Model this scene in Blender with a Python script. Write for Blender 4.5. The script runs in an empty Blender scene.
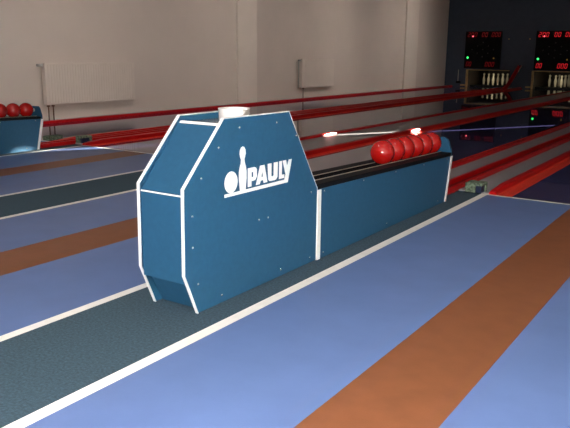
import bpy, bmesh, math, random
from mathutils import Matrix, Vector
random.seed(3)
C = bpy.context.scene.collection
PI = math.pi

# ------------------------------------------------------------------ materials
def lin(c):
    return tuple(((v/255)/12.92 if v/255 <= .04045 else ((v/255+.055)/1.055)**2.4) for v in c)

def mat(name, col, rough=.5, metal=0., ior=1.5, noise=None, bump=None, coat=0., emit=None):
    """col: linear rgb; noise=(scale, amount) mottles the colour; bump=(scale, strength)"""
    m = bpy.data.materials.new(name); m.use_nodes = True
    nt = m.node_tree; b = nt.nodes['Principled BSDF']
    b.inputs['Base Color'].default_value = (*col, 1)
    b.inputs['Roughness'].default_value = rough
    b.inputs['Metallic'].default_value = metal
    b.inputs['IOR'].default_value = ior
    if coat:
        b.inputs['Coat Weight'].default_value = coat
        b.inputs['Coat Roughness'].default_value = .05
    if emit:
        b.inputs['Emission Color'].default_value = (*emit[0], 1)
        b.inputs['Emission Strength'].default_value = emit[1]
    if noise or bump:
        tc = nt.nodes.new('ShaderNodeTexCoord')
    if noise:
        n = nt.nodes.new('ShaderNodeTexNoise'); n.inputs['Scale'].default_value = noise[0]
        n.inputs['Detail'].default_value = 6
        nt.links.new(tc.outputs['Object'], n.inputs['Vector'])
        r = nt.nodes.new('ShaderNodeValToRGB')
        k = noise[1]
        r.color_ramp.elements[0].position = .3; r.color_ramp.elements[1].position = .7
        r.color_ramp.elements[0].color = (*[max(0, v*(1-k)) for v in col], 1)
        r.color_ramp.elements[1].color = (*[min(1, v*(1+k)) for v in col], 1)
        nt.links.new(n.outputs['Fac'], r.inputs['Fac'])
        nt.links.new(r.outputs['Color'], b.inputs['Base Color'])
    if bump:
        n2 = nt.nodes.new('ShaderNodeTexNoise'); n2.inputs['Scale'].default_value = bump[0]
        n2.inputs['Detail'].default_value = 4
        nt.links.new(tc.outputs['Object'], n2.inputs['Vector'])
        bp = nt.nodes.new('ShaderNodeBump'); bp.inputs['Strength'].default_value = bump[1]
        bp.inputs['Distance'].default_value = .004
        nt.links.new(n2.outputs['Fac'], bp.inputs['Height'])
        nt.links.new(bp.outputs['Normal'], b.inputs['Normal'])
    return m

M = {}
M['wall']    = mat('wall_paint', (.76,.67,.60), .55, noise=(1.2,.03), bump=(60,.15))
M['pilaster']= mat('pilaster_paint', (.86,.78,.70), .55, noise=(1.2,.03), bump=(60,.15))
M['ceiling'] = mat('ceiling_paint', (.6,.58,.55), .8, noise=(2,.02))
M['dark']    = mat('back_wall_paint', (.046,.066,.100), .6, noise=(6,.08), bump=(120,.2))
M['blue']    = mat('approach_vinyl', (.120,.186,.385), .36, ior=1.27, noise=(5,.05), bump=(180,.06))
M['brown']   = mat('approach_board', (.215,.080,.036), .38, ior=1.27, noise=(9,.08), bump=(140,.06))
M['carpet']  = mat('carpet_teal', (.036,.075,.105), .95, noise=(90,.35), bump=(260,.9))
M['white']   = mat('line_white', (.90,.87,.80), .5, noise=(20,.05))
M['lane']    = mat('lane_navy', (.046,.044,.130), .022, ior=1.9, noise=(3,.1))
M['shelf']   = mat('shelf_grey', (.33,.33,.335), .32, noise=(12,.06))
M['red']     = mat('kerb_red', (.50,.005,.006), .34, ior=1.35, noise=(8,.06))
M['gutter']  = mat('gutter_red', (.72,.045,.022), .5, ior=1.35, noise=(8,.06))
M['darkred'] = mat('channel_red', (.26,.006,.007), .4, ior=1.35, noise=(10,.1))
M['panel']   = mat('panel_blue', (.022,.092,.175), .42, ior=1.28, noise=(40,.05), bump=(300,.05))
M['edge']    = mat('edge_white', (.92,.91,.90), .4, noise=(30,.02))
M['logo']    = mat('logo_white', (.93,.92,.91), .5, noise=(30,.02))
M['lid']     = mat('lid_grey', (.16,.17,.19), .2, noise=(20,.04))
M['rubber']  = mat('rubber_black', (.006,.006,.007), .6, ior=1.2, noise=(30,.2))
M['brass']   = mat('rail_lip', (.75,.68,.52), .3, metal=.6, noise=(20,.05))
M['steel']   = mat('screw_steel', (.75,.75,.75), .25, metal=1., noise=(30,.05))
M['ball']    = mat('ball_red', (.41,.006,.004), .14, coat=.6, noise=(4,.05))
M['tub']     = mat('tub_plastic', (.86,.83,.80), .45, noise=(10,.02))
M['tubin']   = mat('tub_inside', (.70,.52,.34), .6, noise=(10,.05))
M['radiator']= mat('radiator_enamel', (.80,.71,.63), .4, noise=(4,.02))
M['copper']  = mat('pipe_copper', (.22,.13,.09), .45, metal=.5, noise=(30,.1))
M['valve']   = mat('valve_plastic', (.5,.48,.45), .4, noise=(30,.05))
M['speckle'] = mat('speckle_green', (.14,.19,.13), .8, noise=(55,.75), bump=(70,.6))
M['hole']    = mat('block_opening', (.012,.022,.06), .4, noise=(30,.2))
M['black']   = mat('board_black', (.005,.005,.005), .5, ior=1.2, noise=(20,.2))
M['frame']   = mat('frame_tan', (.50,.33,.13), .5, noise=(14,.15))
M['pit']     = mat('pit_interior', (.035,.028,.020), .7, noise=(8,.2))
M['pin']     = mat('pin_cream', (.72,.66,.50), .3, noise=(9,.04))
M['highlight']     = mat('ramp_highlight', (.85,.62,.55), .35, noise=(9,.05))
M['pale']    = mat('pale_plastic', (.5,.49,.44), .4, noise=(9,.05))
M['digit']   = mat('digit_lit', (.1,.0,.0), .5, emit=((1,.02,.03), .70), noise=(9,.05))
M['digitdim']= mat('digit_dim', (.1,.0,.0), .5, emit=((1,.02,.03), .12), noise=(9,.05))
M['green']   = mat('lamp_green', (.0,.1,.02), .5, emit=((.05,1,.18), 2.2), noise=(9,.05))
M['amber']   = mat('lamp_amber', (.1,.06,.0), .5, emit=((1,.55,.1), .12), noise=(9,.05))
M['redlamp'] = mat('lamp_red', (.1,.0,.0), .5, emit=((1,.12,.16), 3.), noise=(9,.05))
M['unlit']   = mat('lamp_unlit', (.012,.005,.004), .5, noise=(9,.05))

# ------------------------------------------------------------------ mesh helpers
class MB:
    def __init__(s): s.v=[]; s.f=[]; s.sm=[]
    def add(s, vs, fs, smooth=False):
        n=len(s.v); s.v+= [tuple(v) for v in vs]
        for f in fs: s.f.append([i+n for i in f]); s.sm.append(smooth)
        return s
    def box(s, x0,x1,y0,y1,z0,z1, bev=0):
        if not bev:
            vs=[(x,y,z) for x in (x0,x1) for y in (y0,y1) for z in (z0,z1)]
            return s.add(vs,[(0,1,3,2),(4,6,7,5),(0,4,5,1),(2,3,7,6),(0,2,6,4),(1,5,7,3)])
        bm=bmesh.new(); bmesh.ops.create_cube(bm,size=1)
        for v in bm.verts: v.co=((x0+x1)/2+v.co.x*(x1-x0),(y0+y1)/2+v.co.y*(y1-y0),(z0+z1)/2+v.co.z*(z1-z0))
        bmesh.ops.bevel(bm,geom=bm.edges[:],offset=bev,segments=2,affect='EDGES',profile=.5)
        bm.verts.index_update()
        s.add([v.co for v in bm.verts],[[v.index for v in f.verts] for f in bm.faces]); bm.free(); return s
    def prism(s, poly, a0, a1, axis='x', hole=None):
        """poly in the two remaining axes (yz for x, xz for y, xy for z)"""
        def P(p,a): return {'x':(a,p[0],p[1]),'y':(p[0],a,p[1]),'z':(p[0],p[1],a)}[axis]
        bm=bmesh.new(); loops=[poly]+([hole] if hole else [])
        edges=[]
        for L in loops:
            vv=[bm.verts.new(P(p,a0)) for p in L]
            edges+=[bm.edges.new((vv[i],vv[(i+1)%len(vv)])) for i in range(len(vv))]
        r=bmesh.ops.triangle_fill(bm,use_beauty=True,use_dissolve=False,edges=edges)
        faces=[g for g in r['geom'] if isinstance(g,bmesh.types.BMFace)]
        e=bmesh.ops.extrude_face_region(bm,geom=faces)
        d=Vector(P((0,0),a1-a0))
        for g in e['geom']:
            if isinstance(g,bmesh.types.BMVert): g.co+=d
        bmesh.ops.recalc_face_normals(bm,faces=bm.faces[:])
        bm.verts.index_update()
        s.add([v.co for v in bm.verts],[[v.index for v in f.verts] for f in bm.faces]); bm.free(); return s
    def ring(s, outer, inner, a0, a1):
        """closed ribbon between two yz loops, extruded along x"""
        n=len(outer); vs=[]   # left open along the last side, which stands on the floor
        for a in (a0,a1): vs+=[(a,*p) for p in outer]+[(a,*p) for p in inner]
        fs=[]
        for i in range(n-1):
            j=(i+1)%n
            fs+=[(i,j,n+j,n+i),(2*n+i,3*n+i,3*n+j,2*n+j),(i,2*n+i,2*n+j,j),(n+i,n+j,3*n+j,3*n+i)]
        fs+=[(0,n,3*n,2*n),(n-1,2*n-1,4*n-1,3*n-1)]
        return s.add(vs,fs)
    def lathe(s, prof, c=(0,0,0), n=32, smooth=True, mtx=None):
        vs=[];fs=[]
        for r,z in prof:
            for k in range(n):
                a=2*PI*k/n; p=Vector((r*math.cos(a),r*math.sin(a),z))
                if mtx: p=mtx@p
                vs.append(p+Vector(c))
        m=len(prof)
        for i in range(m-1):
            for k in range(n):
                fs.append((i*n+k,i*n+(k+1)%n,(i+1)*n+(k+1)%n,(i+1)*n+k))
        if prof[0][0]>1e-6: fs.append(tuple(range(n))[::-1])
        if prof[-1][0]>1e-6: fs.append(tuple((m-1)*n+k for k in range(n)))
        return s.add(vs,fs,smooth)
    def tube(s, pts, r, n=12):
        pts=[Vector(p) for p in pts]; vs=[];fs=[]
        up=Vector((0.31,0.17,.93))
        for i,p in enumerate(pts):
            t=(pts[min(i+1,len(pts)-1)]-pts[max(i-1,0)]).normalized()
            a=t.cross(up).normalized(); b=t.cross(a)
            for k in range(n):
                q=2*PI*k/n; vs.append(p+a*r*math.cos(q)+b*r*math.sin(q))
        for i in range(len(pts)-1):
            for k in range(n): fs.append((i*n+k,i*n+(k+1)%n,(i+1)*n+(k+1)%n,(i+1)*n+k))
        fs.append(tuple(range(n))[::-1]); fs.append(tuple((len(pts)-1)*n+k for k in range(n)))
        return s.add(vs,fs,True)
    def build(s, name, m, parent=None, org=None):
        if org is None: org = ORG.get(parent.as_pointer(), (0,0,0)) if parent else (0,0,0)
        me=bpy.data.meshes.new(name)
        me.from_pydata([(v[0]-org[0],v[1]-org[1],v[2]-org[2]) for v in s.v],[],s.f)
        bm=bmesh.new(); bm.from_mesh(me)
        bmesh.ops.remove_doubles(bm,verts=bm.verts[:],dist=1e-6)
        bmesh.ops.recalc_face_normals(bm,faces=bm.faces[:]); bm.to_mesh(me); bm.free()
        if s.sm and all(s.sm):
            for p in me.polygons: p.use_smooth = len(p.vertices) < 7
        me.materials.append(m)
        o=bpy.data.objects.new(name,me); C.objects.link(o)
        if parent: o.parent=parent; ORG[o.as_pointer()]=org
        else: o.location=org; ORG[o.as_pointer()]=org
        return o
ORG={}
def tag(o,label=None,cat=None,group=None,kind=None):
    for k,v in (('label',label),('category',cat),('group',group),('kind',kind)):
        if v: o[k]=v
    return o
def thing(name,label,cat,loc,group=None):
    o=bpy.data.objects.new(name,None); C.objects.link(o); o.location=loc; ORG[o.as_pointer()]=tuple(loc)
    o.empty_display_size=.1
    return tag(o,label,cat,group)
def struct(name,mb,m,label=None):
    return tag(mb.build(name,m),label,None,None,'structure')
def bx(*a,**k): return MB().box(*a,**k)
def copy_thing(o, loc):
    r=o.copy(); C.objects.link(r); r.location=loc
    for ch in list(o.children):
        c=ch.copy(); C.objects.link(c); c.parent=r
        for g in list(ch.children):
            d=g.copy(); C.objects.link(d); d.parent=c
    return r

# ------------------------------------------------------------------ the room
XL, XR, YF, YB, ZC = -9.60, 2.30, -2.80, 24.80, 3.20
FOUL0, FOUL1 = 5.555, 5.595
struct('floor', bx(XL-.2,XR+.2,YF-.2,YB+2.8,-.30,-.05), M['pit'])
struct('ceiling', bx(XL-.2,XR+.2,YF-.2,YB+2.8,ZC,ZC+.2), M['ceiling'])
struct('wall_left', bx(XL-.2,XL,YF-.2,YB+2.8,-.05,ZC), M['wall'])
struct('wall_front', bx(XL,XR+.2,YF-.2,YF,-.05,ZC), M['wall'])
# right wall with a narrow gap that lets a blade of sunlight in (the beam crosses every lane)
SX, SY, SW, SH = XR, 20.60, .085, 2.06
struct('wall_right', MB().box(XR,XR+.04,YF,SY-SW,-.05,ZC).box(XR,XR+.04,SY+SW,YB+2.8,-.05,ZC).box(XR,XR+.04,SY-SW,SY+SW,SH,ZC), M['wall'])
for y0,y1 in ((12.26,12.97),(21.07,22.03)):
    struct('trim_1' if y0<15 else 'trim_2', bx(XL+.0005,XL+.05,y0,y1,-.05,ZC-.0005), M['pilaster'])
# dark end wall with two pin pits
P4=(-8.80,-7.22); P3=(-6.46,-4.92); PH=.62
bw=MB()
bw.box(XL,P4[0],YB,YB+2.6,-.05,ZC).box(P4[1],P3[0],YB,YB+2.6,-.05,ZC).box(P3[1],XR,YB,YB+2.6,-.05,ZC)
bw.box(P4[0],P4[1],YB,YB+2.6,PH,ZC).box(P3[0],P3[1],YB,YB+2.6,PH,ZC)
struct('wall_back', bw, M['dark'])
for i,P in enumerate((P4,P3)):
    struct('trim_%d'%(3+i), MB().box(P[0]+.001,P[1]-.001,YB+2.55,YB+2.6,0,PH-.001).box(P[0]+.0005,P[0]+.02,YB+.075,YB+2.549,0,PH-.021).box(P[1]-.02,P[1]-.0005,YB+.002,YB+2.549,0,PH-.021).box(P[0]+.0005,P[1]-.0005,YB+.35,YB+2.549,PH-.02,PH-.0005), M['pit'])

# ---- the approaches: floor covering laid side by side
def cover(name,x0,x1,m,y0=YF,y1=FOUL0): struct(name, bx(x0,x1,y0,y1,-.05,0), m)
ap=[('approach_vinyl',XL,-8.48,'blue'),('approach_board',-8.48,-8.12,'brown'),('approach_vinyl',-8.12,-7.37,'blue'),
    ('stripe',-7.37,-7.32,'white'),('carpet',-7.32,-6.775,'carpet'),('stripe',-6.775,-6.725,'white'),
    ('approach_vinyl',-6.725,-6.00,'blue'),('approach_board',-6.00,-5.65,'brown'),('approach_vinyl',-5.65,-4.89,'blue'),
    ('stripe',-4.89,-4.838,'white'),('carpet',-4.838,-4.222,'carpet'),('stripe',-4.222,-4.17,'white'),
    ('approach_vinyl',-4.17,-3.467,'blue'),('approach_board',-3.467,-3.088,'brown'),('approach_vinyl',-3.088,-2.404,'blue'),
    ('stripe',-2.404,-2.353,'white'),('carpet',-2.353,-1.778,'carpet'),('stripe',-1.778,-1.722,'white'),
    ('approach_vinyl',-1.722,-1.042,'blue'),('approach_board',-1.042,-.672,'brown'),('approach_vinyl',-.672,.02,'blue'),
    ('stripe',.02,.07,'white'),('carpet',.07,XR,'carpet')]
for n,x0,x1,m in ap:
    cover(n,x0,x1,M[m], y1=FOUL1 if n in('stripe','carpet') else FOUL0)
for x0,x1 in ((XL,-7.37),(-6.725,-4.89),(-4.17,-2.404),(-1.722,.02)):
    struct('foul_line', bx(x0,x1,FOUL0,FOUL1,-.05,0), M['white'])

# ---- lanes, shelves, gutters, kerb rails
YE=YB; Y0=FOUL1
G=-.012
plates=[(-9.23,-7.45),(-6.59,-5.03),(-3.98,-2.605),(-1.53,.0)]
for x0,x1 in plates: struct('lane_plate', bx(x0,x1,Y0,YB+2.55,-.05,0), M['lane'])
struct('lane_plate', bx(.20,XR,Y0,YB,-.05,0), M['shelf'])
def gutter(x0,x1,label):
    prof=[(x0,-.05),(x1,-.05),(x1,0)]+[(x1-(x1-x0)*t,G-.010*math.sin(PI*t)) for t in (.1,.3,.5,.7,.9)]+[(x0,0)]
    o=MB().prism(prof,Y0,YE-.02,'y').build('gutter',M['gutter'],None,((x0+x1)/2,Y0,-.05))
    tag(o,label,'gutter','gutters beside the lanes')
def kerb(x0,x1,label,y1=None,h=.050):
    m=MB(); rows=[]
    for y,k in ((Y0+.003,.30),(Y0+.012,.50),(Y0+.05,.66),(Y0+.30,1.),(y1 or YE-.15,1.)):
        hh=h*k; r=min(.016,hh*.6)
        rows.append([(x0,y,-.05),(x1,y,-.05)]+[(x1-r+r*math.cos(a),y,hh-r+r*math.sin(a)) for a in (0,PI/6,PI/3,PI/2)]+[(x0+r-r*math.sin(a),y,hh-r+r*math.cos(a)) for a in (0,PI/6,PI/3,PI/2)])
    n=len(rows[0]); vs=[p for row in rows for p in row]
    fs=[(i*n+k,i*n+(k+1)%n,(i+1)*n+(k+1)%n,(i+1)*n+k) for i in range(len(rows)-1) for k in range(n)]
    fs+=[tuple(range(n)),tuple((len(rows)-1)*n+k for k in range(n))]
    o=m.add(vs,fs).build('kerb_rail',M['red'],None,((x0+x1)/2,Y0,-.05))
    tag(o,label,'rail','red kerb rails of the lanes')
# between the two right-hand lanes, behind the near ball return
gutter(-1.660,-1.53,'orange-red gutter strip beside the dark blue lane at the right')
kerb(-1.722,-1.660,'red kerb rail starting at the foul line beside the orange gutter at right')
struct('shelf', bx(-1.980,-1.722,Y0,YE,-.05,.010), M['shelf'])
struct('shelf', bx(-2.405,-2.150,Y0,YE,-.05,.018), M['shelf'])
kerb(-2.480,-2.405,'red kerb rail just behind the balls of the near ball return')
gutter(-2.605,-2.480,'red gutter hidden behind the kerb just beyond the near ball return')
# between the two middle lanes
gutter(-4.10,-3.98,'red gutter left of the lane behind the six red balls')
kerb(-4.175,-4.10,'red kerb rail crossed by the brightest patch of sunlight above the balls')
struct('shelf', bx(-4.835,-4.175,Y0,YE,-.05,.018), M['shelf'])
kerb(-4.905,-4.835,'thin far red kerb rail of the wide grey shelf, sunlit at left')
gutter(-5.03,-4.905,'red gutter hidden behind the far kerb of the wide grey shelf')
# between the two left-hand lanes
gutter(-6.735,-6.59,'bright red gutter right of the speckled block at the far foul line')
kerb(-6.810,-6.735,'red kerb rail along the bright red gutter at the far ball return')
struct('shelf', bx(-6.935,-6.810,Y0,YE,-.05,.018), M['shelf'])
struct('shelf', bx(-7.230,-7.105,Y0,YE,-.05,.018), M['shelf'])
kerb(-7.305,-7.230,'red kerb rail just right of the long flat speckled block')
gutter(-7.45,-7.305,'red gutter of the lane nearest the radiators')
kerb(-9.295,-9.230,'red kerb rail running along the foot of the pale radiator wall', h=.046)
struct('shelf', bx(XL,-9.295,Y0,YE,-.05,.018), M['shelf'])
struct('shelf', bx(.0,.2,Y0,YE,-.05,.018), M['shelf'])
# ball return channels: a red trough with two running rails
def channel(xc,label,y1,Y0):
    t=thing('return_channel',label,'ball channel',(xc,Y0,-.05),'ball return channels between the lanes')
    MB().box(xc-.085,xc+.085,Y0,y1,-.05,.006).build('trough',M['darkred'],t)
    for s in (-1,1):
        MB().box(xc+s*.068-.017,xc+s*.068+.017,Y0,y1,.006,.050,bev=.006).build('running_rail',M['red'],t)
    MB().box(xc-.012,xc+.012,Y0,y1,.006,.020).build('centre_strip',M['darkred'],t)
    return t
channel(-2.065,'dark red double rail channel running away from the near ball return',YE-.15,5.215)
channel(-7.020,'dark red double rail channel running away from the far ball return',23.2,5.10)
# rising end of the far channel
t=thing('return_ramp','red ramp rising from the channel between the two pin pits','ramp',(-6.89,23.2,0))
def ramp_bar(x0,x1,pts,h):
    m=MB(); poly=[(y,z+h) for y,z in pts]+[(y,z) for y,z in reversed(pts)]
    return m.prism(poly,x0,x1,'x')
rp=[(23.215,.012),(23.30,.045),(23.58,.14),(24.40,.56),(24.78,.74)]
ramp_bar(-6.95,-6.83,rp,.02).build('bed',M['red'],t)
for s in (-1,1): ramp_bar(-6.89+s*.048-.012,-6.89+s*.048+.012,[(y,z+.019) for y,z in rp],.035).build('running_rail',M['red'],t)
tag(ramp_bar(-6.83,-6.82,rp[3:],.062).build('highlight_plate',M['highlight'],t),'pale pink painted highlight at the top of the ramp')  # light on the ramp's upper end, put in as a pale strip

# ------------------------------------------------------------------ ball return
XN=-1.9095; TH=.0148
XFo=-2.183
cab=[(2.153,.001),(2.071,.195),(2.077,.573),(2.347,.850),(2.864,.849),(3.150,.415),(3.150,.001)]
def offset(poly,d):
    n=len(poly); out=[]
    for i in range(n):
        p0,p1,p2=[Vector(poly[(i+k)%n]) for k in (-1,0,1)]
        e1=(p1-p0).normalized(); e2=(p2-p1).normalized()
        n1=Vector((-e1.y,e1.x)); n2=Vector((-e2.y,e2.x))
        b=(n1+n2).normalized(); out.append(tuple(p1+b*(d/max(.3,b.dot(n1)))))
    return out
br=thing('ball_return','blue ball return with white lettering and pin emblem on its tall octagonal cabinet','ball return',(-2.04,2.6,0),'blue ball returns on the carpet strips')
def screw(parent,x,y,z,s=1):
    mt=Matrix.Rotation(PI/2*s,4,'Y')
    MB().lathe([(.0001,.0035),(.004,.003),(.0062,.0012),(.0066,0)][::-1],(x,y,z),14,mtx=mt).build('screw',M['steel'],parent)
def cab_panel(x0,x1,near):
    inner=offset(cab,-.004) if offset(cab,-.004)[1][0]>cab[1][0] else offset(cab,.004)
    p=MB().prism(inner,x0,x1,'x').build('side_panel',M['panel'],br)
    tag(MB().ring(cab,inner,x0-.0004,x1+.0004).build('edge_trim',M['edge'],p),'white edge trim')
    return p
np_=cab_panel(XN-TH,XN,True)
fp_=cab_panel(XFo,XFo+TH,False)
for y,z in [(2.309,.724),(2.128,.449),(2.127,.311),(2.157,.138),(2.319,.040),(2.459,.800),(2.754,.800),(2.190,.604),(3.085,.400),(3.082,.033),(2.609,.340),(2.685,.337),(2.80,.036),(2.93,.72)]:
    screw(np_,XN,y,z)
# lettering and emblem on the near side panel
L_={'ball':[(2.393+.047*math.cos(2*PI*k/32),.558+.0497*math.sin(2*PI*k/32)) for k in range(32)],
'pin':[(2.4800,.7125),(2.4925,.7080),(2.5010,.6950),(2.5025,.6800),(2.4985,.6660),(2.4925,.6530),(2.4950,.6370),(2.5030,.6170),(2.5080,.5950),(2.5080,.5620),(2.5040,.5340),(2.5005,.5050),(2.4591,.5050),(2.4553,.5290),(2.4512,.5610),(2.4512,.5950),(2.4570,.6170),(2.4650,.6350),(2.4674,.6520),(2.4610,.6660),(2.4578,.6800),(2.4592,.6950),(2.4675,.7080)],
'P':[(2.5189,.6055),(2.5700,.6055),(2.5830,.6010),(2.5894,.5919),(2.5885,.5560),(2.5759,.5420),(2.5463,.5405),(2.5462,.5165),(2.5184,.5160)],
'A':[(2.6155,.6055),(2.6517,.6055),(2.6754,.5180),(2.6458,.5175),(2.6412,.5325),(2.6212,.5320),(2.6121,.5165),(2.5819,.5163)],
'U':[(2.6788,.6060),(2.7103,.6060),(2.7095,.5440),(2.7150,.5400),(2.7230,.5400),(2.7293,.5440),(2.7303,.6060),(2.7642,.6060),(2.7618,.5320),(2.7500,.5200),(2.7380,.5180),(2.7071,.5180),(2.6920,.5200),(2.6832,.5300)],
'L':[(2.7772,.6065),(2.8010,.6060),(2.8000,.5365),(2.8231,.5350),(2.8217,.5170),(2.7759,.5175)],
'Y':[(2.8077,.6060),(2.8370,.6060),(2.8469,.5744),(2.8625,.6060),(2.8899,.6056),(2.8540,.4900),(2.3448,.4940),(2.3450,.5085),(2.8235,.5077),(2.8341,.5330)]}
H_={'P':[(2.5479,.5835),(2.5612,.5835),(2.5611,.5600),(2.5478,.5590)],'A':[(2.6258,.5493),(2.6340,.5800),(2.6396,.5495)]}
for k,poly in L_.items():
    MB().prism(poly,XN+.0004,XN+.0022,'x',H_.get(k)).build('emblem' if k in('ball','pin') else 'letter',M['logo'],np_)
xi0,xi1=XFo+TH,XN-TH
def slab(name,pts,m,th,parent=br):
    """panel between the sides whose outer face runs along the yz points"""
    (y0,z0),(y1,z1)=pts; d=Vector((y1-y0,z1-z0)).normalized(); n=Vector((d.y,-d.x))*th
    return MB().prism([(y0,z0),(y1,z1),(y1+n.x,z1+n.y),(y0+n.x,z0+n.y)],xi0,xi1,'x').build(name,m,parent)
sp=slab('sloped_panel',[(2.088,.545),(2.340,.815)],M['panel'],.016)
tag(MB().prism([(2.336,.809),(2.350,.824),(2.366,.824),(2.352,.806)],xi0,xi1,'x').build('edge_trim',M['edge'],sp),'white edge trim')
fpn=slab('front_panel',[(2.085,.152),(2.087,.537)],M['panel'],.016)
tag(MB().prism([(2.0845,.5372),(2.0855,.5422),(2.1005,.544),(2.1005,.5372)],xi0,xi1,'x').build('edge_trim',M['edge'],fpn),'white edge trim')
slab('toe_panel',[(2.200,.001),(2.108,.175)],M['panel'],.016)
MB().prism([(2.367,.800),(2.367,.818),(2.850,.818),(2.850,.800)],xi0,xi1,'x').build('lid',M['lid'],br)
slab('back_panel',[(2.850,.820),(3.120,.440)],M['panel'],.016)
# rack part
def rack_panel(x0,x1,near):
    poly=[(3.151,.001),(5.108,.001),(5.192,.353),(3.151,.404)]
    p=MB().prism(poly,x0,x1,'x').build('rack_panel',M['panel'],br)
    s=1 if near else -1
    xa,xb=(x1,x1+.005) if near else (x0-.005,x0)
    for q in ([(3.151,.001),(3.186,.001),(3.186,.400),(3.151,.401)],[(5.078,.001),(5.110,.001),(5.195,.353),(5.162,.354)]):
        tag(MB().prism(q,xa,xb,'x').build('corner_strip',M['edge'],p),'white corner strip')
    for y,z in [(3.225,.385),(3.226,.029),(3.694,.376),(4.048,.032),(4.153,.365),(4.627,.352),(5.085,.339),(4.942,.031)]:
        screw(p,x1 if near else x0,y,z,1 if near else -1)
    return p
rack_panel(XN-TH,XN,True); rack_panel(XFo,XFo+TH,False)
XC=-2.0385
def zt(y): return .404-.025*(y-3.15)     # top line of the rack, falling to the far end
def sloped_bar(x0,x1,y0,y1,dz0,dz1):
    m=MB(); vs=[(x,y,zt(y)+d) for x in (x0,x1) for y in (y0,y1) for d in (dz0,dz1)]
    return m.add(vs,[(0,1,3,2),(4,6,7,5),(0,4,5,1),(2,3,7,6),(0,2,6,4),(1,5,7,3)])
for s in (-1,1):
    xo=XN-.001 if s>0 else XFo+.001; xi=XC+s*.045
    r=sloped_bar(min(xo,xi),max(xo,xi),3.10,5.165,.001,.028).build('running_rail',M['rubber'],br)
    tag(sloped_bar(xi+(0 if s>0 else -.003),xi+(.003 if s>0 else 0),3.10,5.165,.028,.032).build('rail_lip',M['brass'],r),'thin cream metal lip')
MB().box(xi0,xi1,3.16,5.10,.24,.26).build('trough_floor',M['rubber'],br)
ep=MB().prism([(XFo+.002,.30),(XN-.002,.30),(XN-.004,.395),(XN-.035,.480),(XN-.060,.497),(XFo+.062,.497),(XFo+.037,.480),(XFo+.006,.395)],5.168,5.188,'y').build('end_plate',M['panel'],br)
tag(MB().lathe([(.020,0),(.020,.012),(.014,.016),(.0001,.016)],(XC,5.168,.452),16,mtx=Matrix.Rotation(PI/2,4,'X')).build('bumper',M['pale'],ep),'small cream bumper')
DXF,DYF=-4.972,-.085
br2=copy_thing(br,(-2.04+DXF,2.6+DYF,0))
br2['label']='dark blue ball return at the left edge of the photo, below the wall radiator'

# ------------------------------------------------------------------ balls
def ball_mesh():
    bm=bmesh.new(); bmesh.ops.create_uvsphere(bm,u_segments=48,v_segments=32,radius=.084)
    me=bpy.data.meshes.new('bowling_ball'); bm.to_mesh(me); bm.free()
    for p in me.polygons: p.use_smooth=True
    me.materials.append(M['ball']); return me
bme=ball_mesh()
RB=.084; RL=math.sqrt(RB**2-.045**2)
def ball(x,y,z,label,group):
    o=bpy.data.objects.new('bowling_ball',bme); C.objects.link(o); o.location=(x,y,z)
    tag(o,label,'ball',group)
od=['nearest red ball of the near rack, the only one seen whole','second red ball from the cabinet in the near rack','third red ball from the cabinet in the near rack','fourth red ball from the cabinet in the near rack','fifth red ball of the near rack, beside the last one','last red ball of the near rack, against the blue end plate']
for k in range(6):
    y=5.052-.1695*(5-k)
    ball(XC,y,zt(y)+.032+RL,od[k],'red balls on the near ball return')
of=['red ball beside the end plate of the far ball return','middle red ball in view on the far ball return','red ball cut by the left edge of the photo']
for k in range(3):
    y=5.060-.1695*k
    ball(XC+DXF,y+DYF,zt(y)+.032+RL,of[k],'red balls on the far ball return')

# ------------------------------------------------------------------ white tub on the lid
TX,TY,TZ=-2.040,2.585,.8182
t=thing('plastic_tub','white round plastic tub standing on top of the blue ball return','tub',(TX,TY,TZ))
MB().lathe([(.069,0),(.072,.003),(.0745,.050),(.076,.052),(.076,.056),(.072,.056),(.069,.010),(.0001,.010)],(TX,TY,TZ),40).build('body',M['tub'],t)
tag(MB().lathe([(.0685,.0105),(.071,.045),(.0001,.048)],(TX,TY,TZ),40).build('sponge',M['tubin'],t),'beige filling in the tub')

# ------------------------------------------------------------------ speckled blocks at the foul line
def block(x0,x1,y0,y1,z0,h,label,opening):
    t=thing('speckled_block',label,'block',((x0+x1)/2,(y0+y1)/2,z0),'speckled blocks beyond the carpet ends')
    m=MB()
    if opening:
        # body with an open recess on the right side, kept by a lid and two end cheeks
        m.box(x0,x0+(x1-x0)*.60,y0,y1,z0,z0+h,bev=.006)
        m.box(x0+(x1-x0)*.60,x1,y0,y1,z0+h*.72,z0+h,bev=.006)
        m.box(x0+(x1-x0)*.60,x1,y1-.035,y1,z0,z0+h*.72,bev=.004)
        m.build('body',M['speckle'],t)
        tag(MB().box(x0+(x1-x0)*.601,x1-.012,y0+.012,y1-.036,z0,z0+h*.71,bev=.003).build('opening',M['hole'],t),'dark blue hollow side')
    else:
        m.box(x0,x1,y0,y1,z0,z0+h,bev=.006).build('body',M['speckle'],t)
        MB().box(x0+.02,x1-.02,y0+.02,y1-.02,z0+h,z0+h+.006,bev=.002).build('cover',M['speckle'],t)
block(-1.903,-1.757,5.525,5.665,.0102,.083,'green speckled block at the carpet end by the near ball return',True)
block(-6.932,-6.812,5.597,5.760,.0182,.085,'green speckled block with a dark hollow at the far foul line',True)
block(-7.60,-7.48,5.61,5.84,.0003,.050,'long flat green speckled block below the radiator pipes',False)

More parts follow.
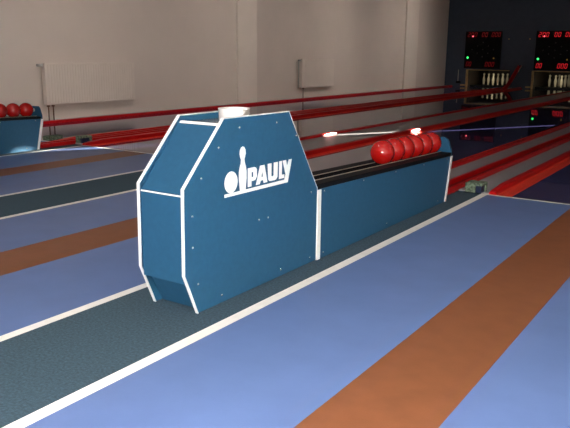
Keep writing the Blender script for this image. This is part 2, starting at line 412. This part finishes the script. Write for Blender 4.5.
# ------------------------------------------------------------------ radiators
def radiator(y0,y1,z0,z1,label,fluted,pipes):
    xw=XL; xf=XL+.15
    t=thing('radiator',label,'radiator',(xw+.10,(y0+y1)/2,z0),'radiators on the pale wall')
    MB().box(xw+.05,xf-.012,y0,y1,z0,z1,bev=.006).build('body',M['radiator'],t)
    m=MB()
    if fluted:
        n=34; a=y0+.05; w=(y1-.03-a)/n
        for k in range(n):
            yy=a+k*w
            m.prism([(xf-.012,yy),(xf-.007,yy+w*.18),(xf-.007,yy+w*.72),(xf-.012,yy+w*.9)],z0+.03,z1-.03,'z')
        m.build('fluted_front',M['radiator'],t)
    else:
        m.box(xf-.012,xf-.003,y0+.12,y1-.12,z0+.02,z1-.02,bev=.004).build('flat_front',M['radiator'],t)
    MB().box(xw+.06,xf-.02,y0+.03,y1-.03,z1,z1+.005,bev=.001).build('top_grille',M['radiator'],t)
    MB().tube([(xw+.08,y0-.10,z1-.03),(xw+.08,y0,z1-.03)],.022,14).build('valve',M['valve'],t)
    for y in (y0+.25,y1-.25): MB().box(xw+.003,xw+.05,y-.02,y+.02,z0+.1,z1-.1).build('bracket',M['valve'],t)
    for yy,side in pipes:
        if side: MB().tube([(xw+.06,yy,z1-.04),(xw+.06,yy,z0)],.013,10).build('riser_pipe',M['valve'],t)
        else: MB().tube([(xw+.07,yy,z0+.001),(xw+.07,yy,.0185)],.010,10).build('pipe',M['copper'],t)
    for yy,side in pipes:
        if not side: MB().tube([(xw+.07,yy,z0-.03),(xw+.07,yy,z0+.0)],.026,12).build('pipe_nut',M['copper'],t)
radiator(7.12,9.06,.272,.936,'long fluted white radiator on the wall above the far ball return',True,[(7.19,False),(7.285,False)])
radiator(14.77,16.35,.282,.987,'short plain white radiator on the wall between the two pilasters',False,[(14.71,True),(14.92,False)])

# ------------------------------------------------------------------ pin pits, pins, scoreboards
for P in (P4,P3): struct('pin_deck', bx(P[0]+.0205,P[1]-.0205,25.25,YB+2.548,.0002,.05), M['black'])
def pit_frame(P,label):
    t=thing('pit_frame',label,'frame',((P[0]+P[1])/2,YB-.02,0),'tan frames of the pin pits')
    w=.055
    MB().box(P[0]+.0005,P[0]+w,YB-.03,YB+.07,.0,PH-.0305).build('jamb',M['frame'],t)
    MB().box(P[0]+.0005,P[1]-.02,YB-.03,YB+.02,PH-.030,PH-.0005).build('header',M['frame'],t)
    MB().box(P[0]-.16,P[0]-.006,YB-.10,YB-.0005,.035,.085).build('ledge',M['frame'],t)
pit_frame(P4,'tan wooden frame around the left pin pit, under the dim scoreboard')
pit_frame(P3,'tan wooden frame around the right pin pit, under the bright scoreboard')
prof=[(.0001,0),(.026,0),(.030,.004),(.034,.06),(.042,.125),(.0455,.165),(.043,.205),(.034,.255),(.025,.290),(.0225,.310),(.025,.330),(.032,.352),(.0345,.370),(.031,.388),(.018,.399),(.0001,.402)]
pm=MB().lathe(prof,(0,0,0),28)
pin0=pm.build('ninepin',M['pin']); pin_me=pin0.data; bpy.data.objects.remove(pin0)
A_=.272
spots=[(0,0,'front pin'),(-1,1,'left pin of the second row'),(1,1,'right pin of the second row'),(-2,2,'left corner pin'),(0,2,'middle pin'),(2,2,'right corner pin'),(-1,3,'left pin of the fourth row'),(1,3,'right pin of the fourth row'),(0,4,'rearmost pin')]
for xc,which in ((-8.03,'left'),(-5.63,'right')):
    for a,b,s in spots:
        o=bpy.data.objects.new('ninepin',pin_me); C.objects.link(o); o.location=(xc+a*A_*.98,25.6+b*A_,0.0505); o.scale=(1.18,1.18,1.03)
        tag(o,'cream %s of the nine in the %s pin pit'%(s,which),'pin','ninepins in the %s pit'%which)

SEG={'0':'abcdef','2':'abged','7':'abc','8':'abcdefg'}
def digit(ch,x,z,w,h,y,m,parent,name='digit'):
    """seven-segment digit, lower left corner at x,z, slanted"""
    k=.16; t=.17*w; g=.07*w
    def q(pts): return [(x+px*w+(pz*h)*k, z+pz*h) for px,pz in pts]
    tt=t/w; th=t/h; gx=g/w; gz=g/h
    R={'a':[(gx,1),(1-gx,1),(1-tt,1-th),(tt,1-th)],'d':[(tt,th),(1-tt,th),(1-gx,0),(gx,0)],
       'g':[(tt,.5+th/2),(1-tt,.5+th/2),(1-tt,.5-th/2),(tt,.5-th/2)],
       'f':[(0,1-gz),(tt,1-th-gz),(tt,.5+gz),(0,.5+gz)],'e':[(0,.5-gz),(tt,.5-gz),(tt,th+gz),(0,gz)],
       'b':[(1-tt,1-th-gz),(1,1-gz),(1,.5+gz),(1-tt,.5+gz)],'c':[(1-tt,.5-gz),(1,.5-gz),(1,gz),(1-tt,th+gz)]}
    mb=MB()
    for s in SEG[ch]: mb.prism(q(R[s]),y-.004,y-.0002,'y')
    return mb.build(name,m,parent)
def scoreboard(x0,x1,z0,z1,label,m,lampdot):
    yb=YB-.0005; yf=YB-.085; W=x1-x0; H=z1-z0
    t=thing('scoreboard',label,'scoreboard',((x0+x1)/2,yb,z0),'scoreboards over the pin pits')
    MB().box(x0,x1,yf,yb,z0,z1,bev=.008).build('housing',M['black'],t)
    def row(txt,u0,u1,v0,v1):
        n=len(txt); adv=(u1-u0)*W/n; w=adv*.70; h=(v1-v0)*H
        for i,ch in enumerate(txt): digit(ch,x0+u0*W+i*adv,z1-v1*H,w,h,yf,m,t)
    row('200',.055,.335,.035,.150); row('00',.45,.63,.035,.150); row('000',.72,.98,.035,.150)
    row('00',.05,.215,.82,.94); row('000',.59,.86,.82,.94)
    def lamp(name,u,v,r,mm):
        MB().lathe([(r,0),(r*.9,.006),(r*.5,.011),(.0001,.012)],(x0+u*W,yf,z1-v*H),16,mtx=Matrix.Rotation(PI/2,4,'X')).build(name,mm,t)
    lamp('green_lamp',.09,.71,.036,M['green']); lamp('amber_lamp',.82,.72,.026,M['amber']); lamp('red_dot',.205,.135,.024,M['redlamp'])
    for a,b,_ in spots: lamp('pin_lamp',.5+a*.15,.68-b*.095,.022,M['unlit'])
scoreboard(-8.87,-7.575,.66,1.955,'dim black scoreboard with faint red digits, nearer the pale wall',M['digitdim'],True)
scoreboard(-6.40,-5.10,.64,1.945,'black scoreboard with brighter red digits, cut by the right edge',M['digit'],True)
for x,l in ((-7.344,'tiny pale fitting on the dark wall right of the dim scoreboard'),(-6.627,'tiny pale fitting on the dark wall left of the bright scoreboard')):
    o=MB().lathe([(.022,0),(.022,.012),(.012,.022),(.0001,.022)],(x,YB-.0005,1.685),14,mtx=Matrix.Rotation(PI/2,4,'X')).build('wall_fitting',M['frame'],None,(x,YB,1.685))
    tag(o,l,'fitting','tiny fittings on the dark wall')
t=thing('wall_rod','thin pale upright rod with a black foot on the dark wall, left of the pit','rod',(-9.08,YB-.03,.12))
MB().tube([(-9.08,YB-.03,.20),(-9.08,YB-.03,.60)],.014,10).build('rod',M['pale'],t)
MB().box(-9.13,-8.98,YB-.09,YB-.0005,.12,.20,bev=.006).build('foot',M['black'],t)

# ------------------------------------------------------------------ light
def area(name,loc,sx,sy,power,col,rot=(0,0,0)):
    l=bpy.data.lights.new(name,'AREA'); l.shape='RECTANGLE'; l.size=sx; l.size_y=sy; l.energy=power; l.color=col
    o=bpy.data.objects.new(name,l); C.objects.link(o); o.location=loc; o.rotation_euler=rot; return o
# ceiling luminaires over the approaches
for x,y,p in ((-3.21,3.02,8),(-1.15,3.81,8),(-6.0,3.4,8)):
    area('ceiling_lamp',(x,y,ZC-.03),.16,.16,p,(1,.88,.74))
# unseen tilted lamps, added in a row to brighten the long pale wall
for y,p in ((3.0,9),(7.5,12),(12.,14),(16.5,16),(21.,18)):
    l=area('wall_fill',(-6.6,y,ZC-.12),.15,1.6,p,(1,.90,.80),(0,math.radians(52),0))
    l.data.spread=math.radians(115)
# lamp in each pin pit
for P in (P4,P3): area('pit_lamp',((P[0]+P[1])/2,YB+.16,PH-.035),.9,.05,3.4,(1,.88,.62),(math.radians(38),0,0))
# the camera's own flash
l=bpy.data.lights.new('camera_flash','POINT'); l.energy=600; l.shadow_soft_size=.02; l.color=(1,.97,.95)
o=bpy.data.objects.new('camera_flash',l); C.objects.link(o); o.location=(-.06,-.05,1.18)
# low sun through the gap in the right wall
d=Vector((-1,-1.72,0)).normalized(); e=math.radians(6.5)
d=Vector((d.x*math.cos(e),d.y*math.cos(e),-math.sin(e)))
l=bpy.data.lights.new('sun','SUN'); l.energy=260; l.angle=math.radians(.6); l.color=(1,.93,.80)
o=bpy.data.objects.new('sun',l); C.objects.link(o); o.location=(8,30,6); o.rotation_euler=d.to_track_quat('-Z','Y').to_euler()
w=bpy.data.worlds.new('sky'); bpy.context.scene.world=w; w.use_nodes=True
w.node_tree.nodes['Background'].inputs[0].default_value=(.45,.6,.9,1); w.node_tree.nodes['Background'].inputs[1].default_value=.6

# ------------------------------------------------------------------ camera
f,yaw,pitch,roll=684.114,.592809,.230804,.009455
F=Vector((-math.sin(yaw)*math.cos(pitch),math.cos(yaw)*math.cos(pitch),-math.sin(pitch)))
R0=F.cross(Vector((0,0,1))).normalized(); U0=R0.cross(F)
R1=math.cos(roll)*R0+math.sin(roll)*U0; U1=-math.sin(roll)*R0+math.cos(roll)*U0
cd=bpy.data.cameras.new('camera'); co=bpy.data.objects.new('camera',cd); C.objects.link(co)
co.matrix_world=Matrix(((R1.x,U1.x,-F.x,0),(R1.y,U1.y,-F.y,0),(R1.z,U1.z,-F.z,1.13),(0,0,0,1)))
cd.sensor_fit='HORIZONTAL'; cd.sensor_width=36; cd.lens=f/570*36; cd.clip_start=.05; cd.clip_end=200
sc=bpy.context.scene; sc.camera=co
vs=sc.view_settings; vs.view_transform='Standard'; vs.look='None'; vs.exposure=0; vs.gamma=1; vs.use_curve_mapping=False
sc.display_settings.display_device='sRGB'
